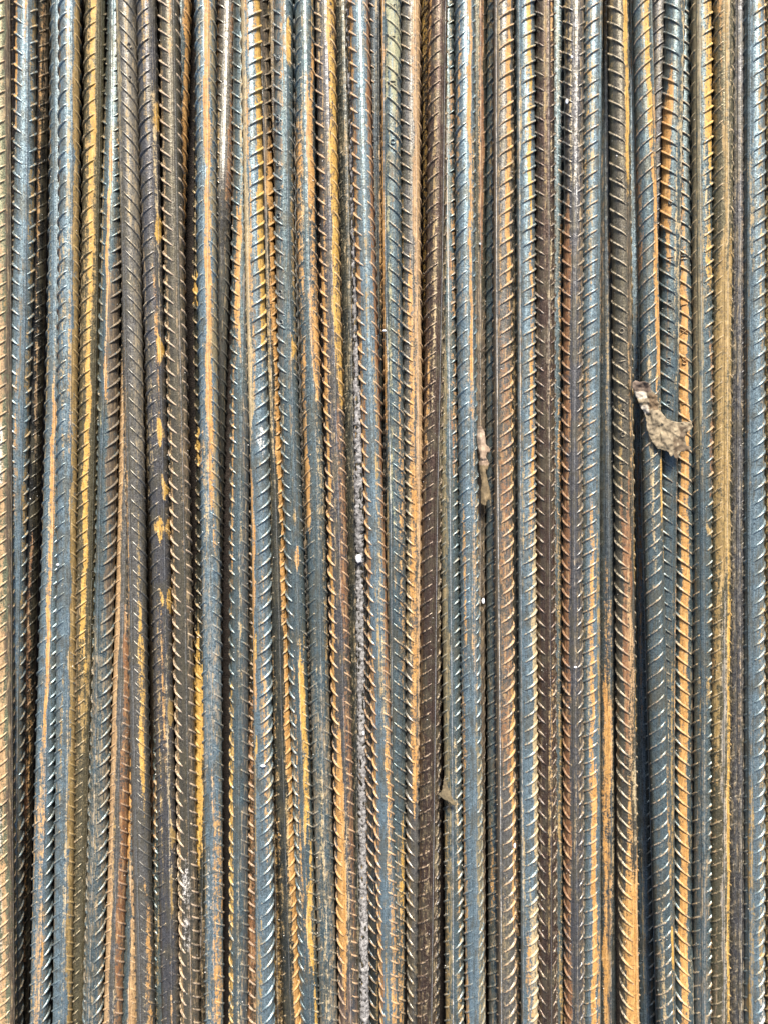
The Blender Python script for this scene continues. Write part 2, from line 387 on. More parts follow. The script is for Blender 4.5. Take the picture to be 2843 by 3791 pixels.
bar(P2, [1122, 1118, 1122, 1140, 1142], 5, -.8, .1, UP, UP, 'dk', [(-1, 1, 2700, B_, 'rust', .5), (-1, 1, T, 900, 'ochre', .4)], ('brown', .3),
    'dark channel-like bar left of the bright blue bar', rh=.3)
bar(P2, [1200, 1207, 1212, 1228, 1238], 1, .05, [-.8, -.78, -.78, -.8, -.8], UP, UP, 'lblue',
    [(.1, .55, T, 900, 'yellow', .95), (.25, .7, 880, 2000, 'orange', .85), (.35, 1, 1950, 3300, 'tan', .85), (-.1, .95, 3250, B_, 'tan', .75), (-.5, .2, 3450, B_, 'orange', .62)],
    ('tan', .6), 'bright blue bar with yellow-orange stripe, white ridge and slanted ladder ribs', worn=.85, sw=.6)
bar(P2, [1368, 1372, 1375, 1388, 1394], 0, .1, .08, DN, UP, 'redbrown',
    [(-.1, .35, 1000, 1800, 'taupe', .6), (.5, 1, 700, B_, 'taupe', .45)], ('purple', .5),
    'plain dark plum-brown bar with herringbone ribs meeting at a flat centre ridge')
bar(P2, [1468, 1460, 1458, 1470, 1480], 2, -.35, -.3, UP, DN, 'blue',
    [(-.3, 1, T, 600, 'white', .35), (.1, .65, 850, 2000, 'orange', .6), (-.1, .5, 2000, B_, 'ochre', .62)], ('orange', .6),
    'grey and tan bar snug right of the plum-brown herringbone bar')
bar(P2, [1620, 1612, 1606, 1614, 1624], 1, 0, [0, -.1, -.15, -.1, 0], DN, UP, 'purple',
    [(-.3, .35, T, 850, 'white', .5), (-1, -.45, 750, B_, 'rust', .8), (.3, 1, T, B_, 'brown', .62), (-.2, .6, 2000, B_, 'brown', .45)],
    ('tan', .25), 'purplish bar with chalky white ridge at top and rust line lower')
# ---- fourth quarter
bar(P3, [155, 142, 137, 142, 147], 1, .05, [.82, .8, .8, .82, .82], UP, UP, 'lblue',
    [(-.8, -.3, T, 900, 'yellow', .5), (-.7, -.1, 1000, 1900, 'orange', .42), (-.35, .2, 1880, 3000, 'orange', .8), (-.2, .45, 2750, B_, 'orange', .97), (-1, -.75, 1200, B_, 'olive', .6)],
    ('orange', .6), 'light blue bar dotted with orange at each rib, orange band widening below', sw=.6)
bar(P3, [272, 280, 288, 285, 284], 3, [-2.2, -1.0, -.4, -.35, -.35], [-.3, -.3, -.3, 0, 0], UP, UP, 'slate',
    [(-.7, .15, 2100, 2500, 'orange', .55), (-.7, .2, 2500, B_, 'orange', .85), (-.2, .1, 3000, B_, 'brown', .7), (-.2, .2, 880, 1030, 'orange', .7)], ('navy', .2),
    'smooth dark bar with twin orange stripes at its lower half, beside orange-dotted bar', rh=.3)
bar(P3, [372, 405, 430, 453, 480], 0, .1, [.68, .6, .52, .5, .5], DN, DN, 'taupe',
    [(.25, .75, T, 650, 'yellow', .9), (.8, 1, 400, B_, 'yellow', .7), (-.6, .4, 1780, 2900, 'rust', .86), (.0, .6, 2200, 2900, 'salmon', .7), (-.5, .3, 2950, 3350, 'orange', .8), (-.7, .9, 3150, B_, 'orange', .93), (.2, .8, 2800, 3100, 'tan', .6)],
    ('tan', .7), 'brown-grey bar turning bright rust orange below, with backward hooked ribs')
bar(P3, [500, 515, 555, 592, 628], 5, -.2, [-.6, -.6, -.5, -.5, -.5], UP, UP, 'lblue',
    [(.0, .4, 2900, B_, 'taupe', .6)], ('cement', .35),
    'black-blue sunken bar passing beneath the stem end of the big leaf', rh=.9)
bar(P3, [575, 628, 668, 722, 785], 1, .1, [.88, .88, .88, .86, .85], UP, UP, 'blue',
    [(-.1, .55, T, 560, 'yellow', .97), (.3, .85, 500, 1500, 'orange', .95), (.6, .95, 1620, 2000, 'yellow', .85), (-1, -.6, 560, 1000, 'rust', .6), (.5, .9, 3430, 3570, 'yellow', .8), (.7, .95, 2440, 2500, 'ochre', .8)],
    ('salmon', .62), 'bar under the big leaf, yellow at top, with rust-tipped spear-like ribs', worn=.7, sw=.85)
bar(P3, [715, 692, 682, 720, 780], 4, -.7, .75, UP, UP, 'purple', [(.55, 1, 200, 700, 'orange', .6), (-.3, .3, T, 400, 'cement', .35)], ('lblue', .4),
    'lilac grey bar ending its view under the big leaf near its top')
bar(P3, [858, 820, 795, 775, 778], 2, -.2, [.62, .62, .62, .7, .7], DN, DN, 'blue',
    [(-1, -.35, 280, 950, 'orange', .93), (.4, .95, T, 1500, 'tan', .62), (.55, 1, 1500, 2500, 'orange', .5)], ('brown', .5),
    'blue bar with orange left side and rolled mill marks, passing under the leaf middle')
bar(P3, [925, 930, 945, 932, 938], 2.5, -.25, [.9, .88, .82, .78, .72], DN, DN, 'blue',
    [(-1, -.5, T, 1050, 'rust', .85), (-.75, .15, 1000, B_, 'orange', .95), (.75, 1, 1600, 2400, 'brown', .6), (.4, .7, 2900, B_, 'olive', .5)], ('tan', .7),
    'bar under the leaf tip, orange stripe with dense hooked ribs below the leaf', worn=.6)
bar(P3, [1085, 1095, 1105, 1105, 1097], 2, -.3, [-.6, -.6, -.5, -.4, -.3], UP, UP, 'blue',
    [(-.1, .95, T, 650, 'yellow', .78), (-.2, .7, 800, 1100, 'yellow', .7), (.3, .9, 1100, 1900, 'rust', .6), (-1, -.35, T, 1700, 'olive', .85), (-.2, .4, 2500, 2600, 'ochre', .7), (-.2, .6, 1930, 2000, 'ochre', .7), (.5, 1, 2800, B_, 'rust', .65), (-1, .3, 2800, B_, 'navy', .6)],  # navy darkens the lower end across most of the width
    ('yellow', .6), 'mottled yellow and slate bar beside the broad yellow bar, right of leaf')
bar(P3, [1275, 1265, 1255, 1248, 1248], 0, .1, [0, .02, .08, .1, .1], UP, DN, 'olive',
    [(-.35, .3, T, 900, 'ochre', .8), (.2, .9, T, 900, 'tan', .45), (-.95, .75, 900, 2200, 'ochre', .85), (-.95, -.3, 2150, 2900, 'ochre', .72), (.15, .85, 2100, B_, 'yellow', .8), (-.3, .15, 2200, B_, 'grey', .8)],
    ('ochre', .55), 'broad mustard yellow bar with central seam, brightest on the right side')
bar(P3, [1397, 1390, 1382, 1378, 1382], 3, -.45, [-.25, -.2, -.2, 0, 0], UP, UP, 'purple',
    [(-1, 1, T, B_, 'navy', .5), (-.1, .3, 2800, B_, 'taupe', .6)], ('tan', .3),
    'dark violet smooth bar between the mustard bar and the pale blue one', rh=.5)
bar(P3, [1540, 1538, 1536, 1538, 1535], 1, .05, [-.8, -.82, -.8, -.75, -.7], UP, UP, 'lblue',
    [(-.2, .6, T, 50, 'yellow', .9), (-.9, -.4, 400, 1100, 'tan', .55), (0, .8, 1300, 1500, 'brown', .5), (0, .9, 2150, 3000, 'ochre', .48), (-.9, -.4, 2950, B_, 'ochre', .7), (0, .9, 3300, B_, 'ochre', .6), (.1, .8, 3650, B_, 'white', .6)],
    ('tan', .35), 'pale blue bar with crisp slanted ribs, second from the right edge')
bar(P3, [1698, 1697, 1697, 1698, 1702], 2, -.15, .2, UP, UP, 'brown', [(-1, 1, T, B_, 'ochre', .55)], ('yellow', .6),
    'brown ochre bar sliced by the right edge of the picture')

# ------------------------------------------------------------------ lay the bars: x from the photo, height so that they rest on each other
YQ = np.linspace(-420, 4210, 291)
zs = np.zeros((len(BARS), len(YQ)))
xs = np.array([hermite(YS, b['c'], YQ) for b in BARS])
order = sorted(range(len(BARS)), key=lambda i: BARS[i]['pr'])
RP = 34.6
placed = []
for i in order:
    zz = BARS[i]['z']
    z = hermite(YS, zz if isinstance(zz, list) else [zz] * 5, np.clip(YQ, 0, 3791)) * RP * 1.35
    ri = RP * BARS[i]['rad']
    for j in placed:
        D = ri + RP * BARS[j]['rad']
        dx = np.abs(xs[i] - xs[j])
        lim = np.where(dx < D, zs[j] - np.sqrt(np.maximum(D * D - dx * dx, 0)), 1e9)
        z = np.minimum(z, np.where(dx < D, lim, z))
    z = np.maximum(z, -3.6 * RP)
    k = np.hanning(31)
    k /= k.sum()
    z = np.convolve(np.pad(z, 15, mode='edge'), k, 'valid')
    zs[i] = z
    placed.append(i)

GROUP = 'ribbed steel bars lying side by side'
NA = 36


def smooth01(x):
    x = np.clip(x, 0, 1)
    return x * x * (3 - 2 * x)


def paint(b, phi, yp, extra=None):
    """base colour and stain and shade layer for points at angle phi (0 = up, + towards the right) and photo row yp"""
    n = len(phi)
    base = np.ones((n, 4))
    base[:, :3] = PAL[b['base']]
    stain = np.zeros((n, 4))
    stain[:, :3] = PAL['rust']
    u = np.sin(phi)
    top = np.cos(phi) > -0.2
    stain[:, :3] = PAL['brown']
    # faint weathering streaks of this bar's own
    s0, s1, s2 = b['seed']
    for m in range(4):
        uc = math.sin(s0 * 31 + m * 2.3) * .8 + .15 * np.sin(yp / (300 + 90 * m) + s1 * 20 + m)
        act = .5 + .5 * np.sin(yp / (210 + 70 * m) + s2 * 30 + m * 1.9)
        g_ = np.exp(-((u - uc) / .22) ** 2) * act * .60
        cc = PAL[('tan', 'ochre', 'orange', 'brown')[(m + int(s1 * 10)) % 4]]
        wg = np.clip(g_ * 1.8, 0, 1)[:, None]
        stain[:, :3] = stain[:, :3] * (1 - wg) + cc * wg
        stain[:, 3] = np.maximum(stain[:, 3], g_)
    stain[:, 3] = np.maximum(stain[:, 3], 0.14)
    for k, (u0, u1, y0, y1, c, a) in enumerate(b['stains_and_shade']):
        wob = 0.09 * np.sin(yp / 83.0 + k * 2.1 + b['seed'][0] * 50) + 0.06 * np.sin(yp / 31.0 + k + b['seed'][1] * 40)
        lo = smooth01((u - u0 - (wob if u0 > -.99 else 0)) / .30 + .5) if u0 > -.99 else 1.0
        hi = smooth01((u1 + wob * .8 - u) / .30 + .5) if u1 < .99 else 1.0
        big = (y1 - y0) > 170
        ed = 190.0 if big else 34.0
        wy = 1.3 * np.sin(u * 7 + k + b['seed'][2] * 9) * (.35 if big else .5) + 1.2 * wob
        f = lo * hi * smooth01((yp - y0) / ed + .5 + wy) * smooth01((y1 - yp) / ed + .5 + wy) * top
        q = yp / 61.0 + b['seed'][0] * 77 + k * 13
        lump = .5 + .25 * np.sin(q * .41 + 2.2 * u) + .25 * np.sin(q * 1.03 + 1.7 * np.sin(q * .23) - 2.9 * u)
        fa = f * a * (1 - .30 * lump)
        wgt = np.clip(fa * 1.6, 0, 1)[:, None]
        stain[:, :3] = stain[:, :3] * (1 - wgt) + PAL[c] * wgt
        stain[:, 3] = stain[:, 3] * (1 - f) + fa * f + 0 * f
    if extra is not None and b['ribs']:
        c, a = b['ribs']
        has = np.clip((stain[:, 3] - .45) * 3, 0, 1)
        fa = extra * a * .85 * (1 - has * .7)
        stain[:, :3] = stain[:, :3] * (1 - fa[:, None]) + np.minimum((PAL[c] * .6 + PAL['cement'] * .4) * 1.3, .8) * fa[:, None]  # rib colour mixed paler and brightened at the crests
        stain[:, 3] = np.maximum(stain[:, 3], extra * (a * .75 + .05))
    seed = np.ones((n, 4))
    seed[:, :3] = b['seed']
    return {'base': base, 'stain': stain, 'seed': seed}


SURF = []
for i, b in enumerate(BARS):
    r = R * b['rad']
    b['seed'] = (rng.random() * 3, rng.random() * 3, rng.random() * 3)
    cz = zs[i] * PX
    pts = np.array([world(xs[i][k], YQ[k], cz[k]) for k in range(len(YQ))])
    cx, cy = pts[:, 0], pts[:, 1]
    b['cx'], b['cy'], b['cz'] = cx, cy, cz
    o_ = np.argsort(cy)
    fX = lambda y, a=cx[o_], yy=cy[o_]: np.interp(y, yy, a)
    fZ = lambda y, a=cz[o_], yy=cy[o_]: np.interp(y, yy, a)
    fP = lambda y, a=YQ[o_], yy=cy[o_]: np.interp(y, yy, a)
    stripphi = np.arcsin(np.clip(hermite(YS, b['strip'], np.clip(YQ, 0, 3791)), -.99, .99))
    fS = lambda y, a=stripphi[o_], yy=cy[o_]: np.interp(y, yy, a)
    b['f'] = (fX, fZ, fP, fS)
    root = bpy.data.objects.new('rebar', None)
    root.empty_display_size = 0.01
    mid = len(YQ) // 2
    root.location = (cx[mid], cy[mid], cz[mid] - r)
    COL.objects.link(root)
    root['label'] = b['label']
    root['category'] = 'steel bar'
    root['group'] = GROUP
    # core
    ph = np.linspace(-math.pi, math.pi, NA, endpoint=False)
    nr = len(YQ)
    PH, YI = np.meshgrid(ph, np.arange(nr))
    wav = 1 + 0.012 * np.sin(cy[YI] * 260 + b['seed'][0] * 9) * np.cos(PH + 1)
    V = np.stack([cx[YI] + r * wav * np.sin(PH), cy[YI], cz[YI] + r * wav * np.cos(PH)], -1).reshape(-1, 3)
    a0 = (np.arange(nr - 1)[:, None] * NA + np.arange(NA)[None, :]).ravel()
    a1 = (np.arange(nr - 1)[:, None] * NA + (np.arange(NA)[None, :] + 1) % NA).ravel()
    F = np.stack([a0, a1, a1 + NA, a0 + NA], -1)
    # end caps as quads collapsing on the centre
    capv = np.array([[cx[0], cy[0], cz[0]], [cx[-1], cy[-1], cz[-1]]])
    c0 = len(V)
    V = np.vstack([V, capv])
    k2 = np.arange(0, NA, 2)
    F = np.vstack([F, np.stack([(k2 + 2) % NA, (k2 + 1) % NA, k2, np.full(len(k2), c0)], -1),
                   np.stack([k2, (k2 + 1) % NA, (k2 + 2) % NA, np.full(len(k2), c0 + 1 - (nr - 1) * NA)], -1) + (nr - 1) * NA])
    phv = np.append(PH.ravel(), [0, 0])
    ypv = np.append(YQ[YI].ravel(), [YQ[0], YQ[-1]])
    # a little extra rust in the roots of the ribs is left to the material
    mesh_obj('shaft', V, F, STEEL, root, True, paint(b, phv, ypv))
    SURF.append((i, r))
    if b['rad'] < .6:
        b['root'] = root
        continue
    # two lengthwise ridges, raised flats with their own edges
    for side in (0, math.pi):
        sp = stripphi + side
        hw, hh = 0.21, 0.085 * r
        prof = [(-hw, -0.25 * hh), (-hw * .86, hh * .85), (-hw * .5, hh), (hw * .3, hh * .94), (hw * .62, hh), (hw * .9, hh * .85), (hw, -0.25 * hh)]
        m = len(prof)
        pp = sp[:, None] + np.array([p[0] for p in prof])[None, :]
        rr = r + np.array([p[1] for p in prof])[None, :] * (1 + .10 * np.sin(cy[:, None] * 900 + b['seed'][1] * 7))
        Vv = np.stack([cx[:, None] + rr * np.sin(pp), np.repeat(cy[:, None], m, 1), cz[:, None] + rr * np.cos(pp)], -1).reshape(-1, 3)
        q = (np.arange(nr - 1)[:, None] * m + np.arange(m - 1)[None, :]).ravel()
        Fv = np.stack([q, q + 1, q + m + 1, q + m], -1)
        at = paint(b, pp.ravel(), np.repeat(YQ, m))
        worn = b.get('worn', .25)                       # wear plus a painted glint along one edge of the flat
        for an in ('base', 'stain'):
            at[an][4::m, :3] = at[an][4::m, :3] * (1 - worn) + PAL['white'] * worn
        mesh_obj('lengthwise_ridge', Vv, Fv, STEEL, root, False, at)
    # cross ribs: crescents that start and end short of the ridges
    pitch = PITCH * (1 + rng.uniform(-.03, .03))
    ylo, yhi = cy.min() + .002, cy.max() - .002
    NS = 11
    tpar = np.linspace(0, 1, NS)
    for side in (1, -1):
        slant = b['sr'] if side == 1 else b['sl']
        y0 = ylo + rng.random() * pitch
        ycs = np.arange(y0, yhi, pitch)
        nrib = len(ycs)
        ycs = ycs + np.array([rng.uniform(-.03, .03) * pitch for _ in ycs])
        hs = np.array([rng.uniform(.82, 1.12) for _ in ycs])
        ends = np.array([rng.uniform(-.05, .05) for _ in ycs])
        off = .34
        span = math.pi - 2 * off
        sp = fS(ycs)
        # angle along each rib
        ang = sp[:, None] + side * (off + ends[:, None] + span * tpar[None, :])
        prf = np.clip(np.sin(math.pi * tpar), 0, 1) ** .42
        prf[0] = prf[-1] = -.06
        h = RIB_H * b.get('rh', 1.0) * prf[None, :] * hs[:, None]
        ymid = ycs[:, None] + slant * b.get('sw', .74) * r * side * (span * (tpar[None, :] - .5)) * (1 + .0 * ang)
        wb = r * .175 * (.55 + .45 * prf[None, :].clip(0, 1))      # half width at the root
        wt = r * .07
        cols = []
        for dy, hf in ((-1, -.12), (-.45, 1.0), (.45, 1.0), (1, -.12)):
            wd = np.where(abs(dy) == 1, wb, wt)
            rad_ = r + (h if hf > 0 else -0.06 * RIB_H + h * 0)
            yy = ymid + np.sign(dy) * wd
            X = fX(yy) + rad_ * np.sin(ang)
            Zc = fZ(yy) + rad_ * np.cos(ang)
            cols.append(np.stack([X, yy, Zc], -1))
        Vr = np.stack(cols, 2)                     # ribs, stations, 4, 3
        idx = np.arange(nrib * NS * 4).reshape(nrib, NS, 4)
        Fq = []
        for k in range(3):
            a = idx[:, :-1, k].ravel(); b2 = idx[:, 1:, k].ravel(); c2 = idx[:, 1:, k + 1].ravel(); d2 = idx[:, :-1, k + 1].ravel()
            q = np.stack([a, b2, c2, d2], -1)
            Fq.append(q if side == -1 else q[:, ::-1])
        Fq = np.vstack(Fq)
        ext = np.zeros((nrib, NS, 4)); ext[:, :, 1:3] = 1.0; ext[:, :, 0] = .45; ext[:, :, 3] = .15
        angf = np.repeat(ang[:, :, None], 4, 2).ravel()
        ypf = fP(Vr[..., 1].ravel())
        mesh_obj('cross_ribs', Vr.reshape(-1, 3), Fq, STEEL, root, True, paint(b, angf, ypf, ext.ravel()))
    b['root'] = root


# ------------------------------------------------------------------ rolled mill marks on a few bars
def find(txt):
    return next(b for b in BARS if txt in b['label'])


def ring(cx_, cy_, rx, ry, wd, hh, n=14):
    v, f = [], []
    for k in range(n):
        a = 2 * math.pi * k / n
        for s_, hz in ((-1, -.2), (0, 1), (1, -.2)):
            v.append((cx_ + (rx + s_ * wd) * math.cos(a), cy_ + (ry + s_ * wd) * math.sin(a), hh * hz))
    for k in range(n):
        a, b2 = k * 3, ((k + 1) % n) * 3
        f += [(a, b2, b2 + 1, a + 1), (a + 1, b2 + 1, b2 + 2, a + 2)]
    return v, f


def stroke(x0, y0, x1, y1, wd, hh):
    d = Vector((x1 - x0, y1 - y0)).normalized()
    nx, ny = -d.y, d.x
    v, f = [], []
    for k in range(5):
        t = k / 4
        x, y = x0 + (x1 - x0) * t, y0 + (y1 - y0) * t
        e = 1 if 0 < k < 4 else .3
        for s_, hz in ((-1, -.2), (0, e), (1, -.2)):
            v.append((x + nx * wd * s_, y + ny * wd * s_, hh * hz))
    for k in range(4):
        a = k * 3
        f += [(a, a + 1, a + 4, a + 3), (a + 1, a + 2, a + 5, a + 4)]
    return v, f


def mill_mark(b, yp, phi0, kind):
    u = PX * 1.0
    ht = RIB_H * .95
    parts = []
    if kind == '0':
        parts.append(ring(0, 0, 7 * u, 8 * u, 2.6 * u, ht))
    elif kind == '8':
        parts += [ring(0, 7 * u, 6 * u, 6 * u, 2.4 * u, ht), ring(0, -7 * u, 6.5 * u, 6.5 * u, 2.4 * u, ht)]
    elif kind == 'x':
        parts += [stroke(-13 * u, -10 * u, 13 * u, 10 * u, 3 * u, ht), stroke(-13 * u, 10 * u, 13 * u, -10 * u, 3 * u, ht)]
    elif kind == '-':
        parts.append(stroke(-12 * u, -2 * u, 12 * u, 2 * u, 3 * u, ht))
    elif kind == '=':
        parts += [stroke(-12 * u, 5 * u, 12 * u, 7 * u, 3 * u, ht), stroke(-12 * u, -7 * u, 12 * u, -5 * u, 3 * u, ht)]
    fX, fZ, fP, fS = b['f']
    o_ = np.argsort(b['cy'])
    ycen = float(np.interp(yp, YQ, b['cy']))
    V, F = [], []
    for v, f in parts:
        n0 = len(V)
        for x, y, h in v:
            ph = phi0 + x / R
            yy = ycen + y
            V.append((float(fX(yy)) + (R + h) * math.sin(ph), yy, float(fZ(yy)) + (R + h) * math.cos(ph)))
        F += [tuple(q + n0 for q in g) for g in f]
    V = np.array(V)
    phs = np.full(len(V), phi0)
    at = paint(b, phs, np.full(len(V), yp), np.full(len(V), .9))
    mesh_obj('mill_mark', V, F, STEEL, b['root'], True, at)


b5, b6, b2_, bg_ = find('rolled mill marks'), find('leaf tip'), find('brown-grey bar'), find('worn flat ridge')
for y, k in ((760, '0'), (968, '='), (1125, '0'), (1232, '8'), (1342, '8'), (1495, '0')):
    mill_mark(b5, y, -.35, k)
for y, k in ((962, '='), (1135, '-'), (1234, 'x'), (1340, '8'), (1497, '-')):
    mill_mark(b6, y, -.3, k)
for y, k in ((1232, '0'), (1342, '-'), (1525, '0'), (1610, '0'), (1715, '-'), (2100, '-'), (680, 'x')):
    mill_mark(b2_, y, -.35, k)
for y, k in ((187, '0'), (308, '0')):
    mill_mark(bg_, y, .5, k)
bs = find('steel blue bar')
for y, k in ((232, '0'), (455, '8'), (620, '0'), (715, '-'), (810, '0'), (1090, '0'), (1200, '0')):
    mill_mark(bs, y, -.5, k)
bgn = find('yellow-green to blue')
for y, k in ((42, 'x'), (155, '-'), (325, '='), (540, '0')):
    mill_mark(bgn, y, .1, k)

# ------------------------------------------------------------------ cement crust on the thin bar
cb = find('cement')
cb = next(b for b in BARS if b.get('crust'))
fX, fZ, fP, fS = cb['f']
ys_ = np.linspace(cb['cy'].min() + .003, cb['cy'].max() - .003, 1300)
NC = 22
V, F = [], []
for k, y in enumerate(ys_):
    yp = float(fP(y))
    cov = min(1, max(0.0, (yp - 900) / 900))
    for a in range(NC):
        ph = 2 * math.pi * a / NC
        p = Vector((math.sin(ph) * 1.2, y * 330, math.cos(ph) * 1.2))
        n = mn.fractal(p, .9, 2.1, 4)
        n2 = mn.noise(Vector((math.sin(ph), y * 60, math.cos(ph) + 5)))
        rr = R * (.43 + .16 * n + .10 * n2 + .06 * cov)
        V.append((float(fX(y)) + rr * math.sin(ph), y, float(fZ(y)) + rr * math.cos(ph)))
for k in range(len(ys_) - 1):
    for a in range(NC):
        q = k * NC + a
        q2 = k * NC + (a + 1) % NC
        F.append((q, q2, q2 + NC, q + NC))
crust = mesh_obj('cement_crust', V, F, CEMENT, cb['root'], True)

# ------------------------------------------------------------------ ground below the pile
g = mesh_obj('ground', [(-6, -6, -4.9 * R), (6, -6, -4.9 * R), (6, 6, -4.9 * R), (-6, 6, -4.9 * R)], [(0, 1, 2, 3)], SOIL)
g['kind'] = 'structure'


# ------------------------------------------------------------------ dry leaves
def ztop(x, y):
    """height of the pile under a point"""
    best = -4.9 * R
    for b in BARS:
        fX, fZ, fP, fS = b['f']
        dx = abs(x - float(fX(y)))
        r = (R + RIB_H) * b['rad']
        if dx < r:
            best = max(best, float(fZ(y)) + math.sqrt(r * r - dx * dx))
    return best


def leaf(name, P, yoff, outline, colour, height, label, thick=0.00018, veins=None, step=5.0, crump=1.0):
    poly = [((P + x) / Z, yoff + y / Z) for x, y in outline]
    dense = []
    for k, p in enumerate(poly):
        q = poly[(k + 1) % len(poly)]
        L = math.hypot(q[0] - p[0], q[1] - p[1])
        m = max(1, int(L / 5))
        for s_ in range(m):
            t = s_ / m
            j = 1.6 if s_ else 0
            dense.append((p[0] + (q[0] - p[0]) * t + rng.uniform(-j, j), p[1] + (q[1] - p[1]) * t + rng.uniform(-j, j)))
    xs_ = [p[0] for p in dense]
    ys2 = [p[1] for p in dense]

    def inside(x, y):
        c = False
        n = len(dense)
        for k in range(n):
            x1, y1 = dense[k]
            x2, y2 = dense[k - 1]
            if (y1 > y) != (y2 > y) and x < (x2 - x1) * (y - y1) / (y2 - y1) + x1:
                c = not c
        return c
    pts = [Vector(p) for p in dense]
    yy = min(ys2)
    while yy < max(ys2):
        xx = min(xs_)
        while xx < max(xs_):
            px, py = xx + rng.uniform(-1.5, 1.5), yy + rng.uniform(-1.5, 1.5)
            if inside(px, py) and min((px - a) ** 2 + (py - c) ** 2 for a, c in dense) > 5:
                pts.append(Vector((px, py)))
            xx += step
        yy += step
    nd = len(dense)
    edges = [(k, (k + 1) % nd) for k in range(nd)]
    vo, eo, fo, *_ = delaunay_2d_cdt(pts, edges, [], 1, 1e-4)
    V, C = [], []
    for p in vo:
        zl = height(p.x, p.y)
        p3 = Vector((p.x / 14, p.y / 14, 3.3))
        zl += crump * PX * (4.5 * mn.fractal(p3 * .55, 1, 2, 3) + 2.0 * abs(mn.noise(p3)))
        if veins:
            dmin = min(seg(p, v) for v in veins)
            zl += PX * 2.6 * math.exp(-(dmin / 2.6) ** 2)
        else:
            dmin = 99
        x, y = world(p.x, p.y, zl)
        V.append((x, y, zl))
        c = np.array(colour(p.x, p.y)) * (1.12 if dmin < 2.2 else 1.0)
        C.append((*c, 1))
    n0 = len(V)
    F = [tuple(f) for f in fo if len(f) == 3]
    # underside and rim give the blade its thickness
    V2 = [(x, y, z - thick) for x, y, z in V]
    cnt = {}
    for f in F:
        for k in range(3):
            e = (f[k], f[(k + 1) % 3])
            cnt[e] = cnt.get(e, 0) + 1
    rim = [e for e in cnt if (e[1], e[0]) not in cnt]
    FF = [f for f in F] + [tuple(q + n0 for q in reversed(f)) for f in F]
    for a, b2 in rim:
        FF += [(b2, a, a + n0), (b2, a + n0, b2 + n0)]
    # photo rows run downwards, so the winding is flipped in the world
    FF = [tuple(reversed(f)) for f in FF]
    o = mesh_obj(name, V + V2, FF, LEAF, None, True, {'base': C + C})
    o['label'] = label
    o['category'] = 'dry leaf'
    return o


def seg(p, v):
    (x1, y1), (x2, y2) = v
    dx, dy = x2 - x1, y2 - y1
    t = max(0, min(1, ((p.x - x1) * dx + (p.y - y1) * dy) / (dx * dx + dy * dy)))
    return math.hypot(p.x - x1 - t * dx, p.y - y1 - t * dy)


def blend(a, b, t):
    return tuple(PALL(a)[k] * (1 - t) + PALL(b)[k] * t for k in range(3))


def PALL(c):
    return lin(c)


def big_col(x, y):
    x, y = (x * Z - P3), (y - 940) * Z
    n = .5 + .5 * mn.fractal(Vector((x / 60, y / 60, 1)), 1, 2, 3)
    c = blend((72, 62, 48), (166, 148, 118), max(0, min(1, n)))
    if y < 1175 and x < 660:
        c = blend((78, 62, 52), (135, 116, 98), max(0, min(1, n * .8)))
    if x < 640 - (1340 - y) * .12 and (1172 < y < 1235 or 1290 < y < 1362):
        c = PALL((176, 164, 146))
    if 640 < x < 720 and 1180 < y < 1330 and n > .4:
        c = PALL((104, 84, 60))
    if x > 850 and y > 1470 and n < .52:
        c = PALL((96, 80, 60))
    return c


TOPZ = R + RIB_H


def big_h(x, y):
    xl, yl = (x * Z - P3), (y - 940) * Z
    base = TOPZ + 0.0012
    curl = .0012 * max(0, (xl - 880) / 120) ** 2 * 3 + .0022 * max(0, (1300 - yl) / 220)
    arch = .0022 * math.sin(max(0, min(1, (xl - 600) / 400)) * math.pi)
    return base + curl + arch


bigv = [((P3 + a) / Z, 940 + b2 / Z, (P3 + c) / Z, 940 + d / Z) for a, b2, c, d in
        ((560, 1180, 700, 1330), (700, 1330, 860, 1640), (700, 1330, 960, 1460), (720, 1360, 760, 1640), (780, 1480, 900, 1560), (740, 1420, 690, 1600))]
bigv = [((a, b2), (c, d)) for a, b2, c, d in bigv]
leaf('dry_leaf', P3, 940, [(498, 1105), (525, 1078), (560, 1092), (600, 1088), (640, 1100), (662, 1165), (700, 1200), (722, 1265), (748, 1298), (722, 1312), (760, 1368),
     (800, 1410), (850, 1430), (905, 1438), (950, 1430), (1005, 1442), (1018, 1478), (972, 1518), (948, 1560), (958, 1630), (1002, 1648), (985, 1672), (950, 1682),
     (905, 1690), (882, 1752), (862, 1742), (850, 1708), (826, 1732), (810, 1690), (790, 1682), (745, 1668), (712, 1662), (682, 1622), (650, 1572), (625, 1500),
     (618, 1430), (602, 1352), (572, 1312), (540, 1230), (508, 1168)], big_col, big_h,
     'largest crumpled tan leaf fragment with white patches and ragged edge, lying across several bars', veins=bigv, step=4.0, crump=2.0)


def long_col(x, y):
    x, y = (x * Z - P2), (y - 940) * Z
    n = .5 + .5 * mn.fractal(Vector((x / 40, y / 40, 7)), 1, 2, 3)
    if y < 1640:
        return blend((96, 78, 62), (200, 176, 150), n) if y > 1500 else PALL((110, 92, 74))
    if y < 1800:
        return blend((110, 90, 72), (196, 168, 140), n)
    return blend((86, 72, 50), (136, 116, 84), n)


def long_h(x, y):
    xl, yl = (x * Z - P2), (y - 940) * Z
    cxl = 835 + (yl - 1500) * .05
    b0 = TOPZ * .55 if yl < 1750 else TOPZ * .35
    return b0 + .0030 - .0030 * min(1.5, abs((xl - cxl) / 45)) ** 2


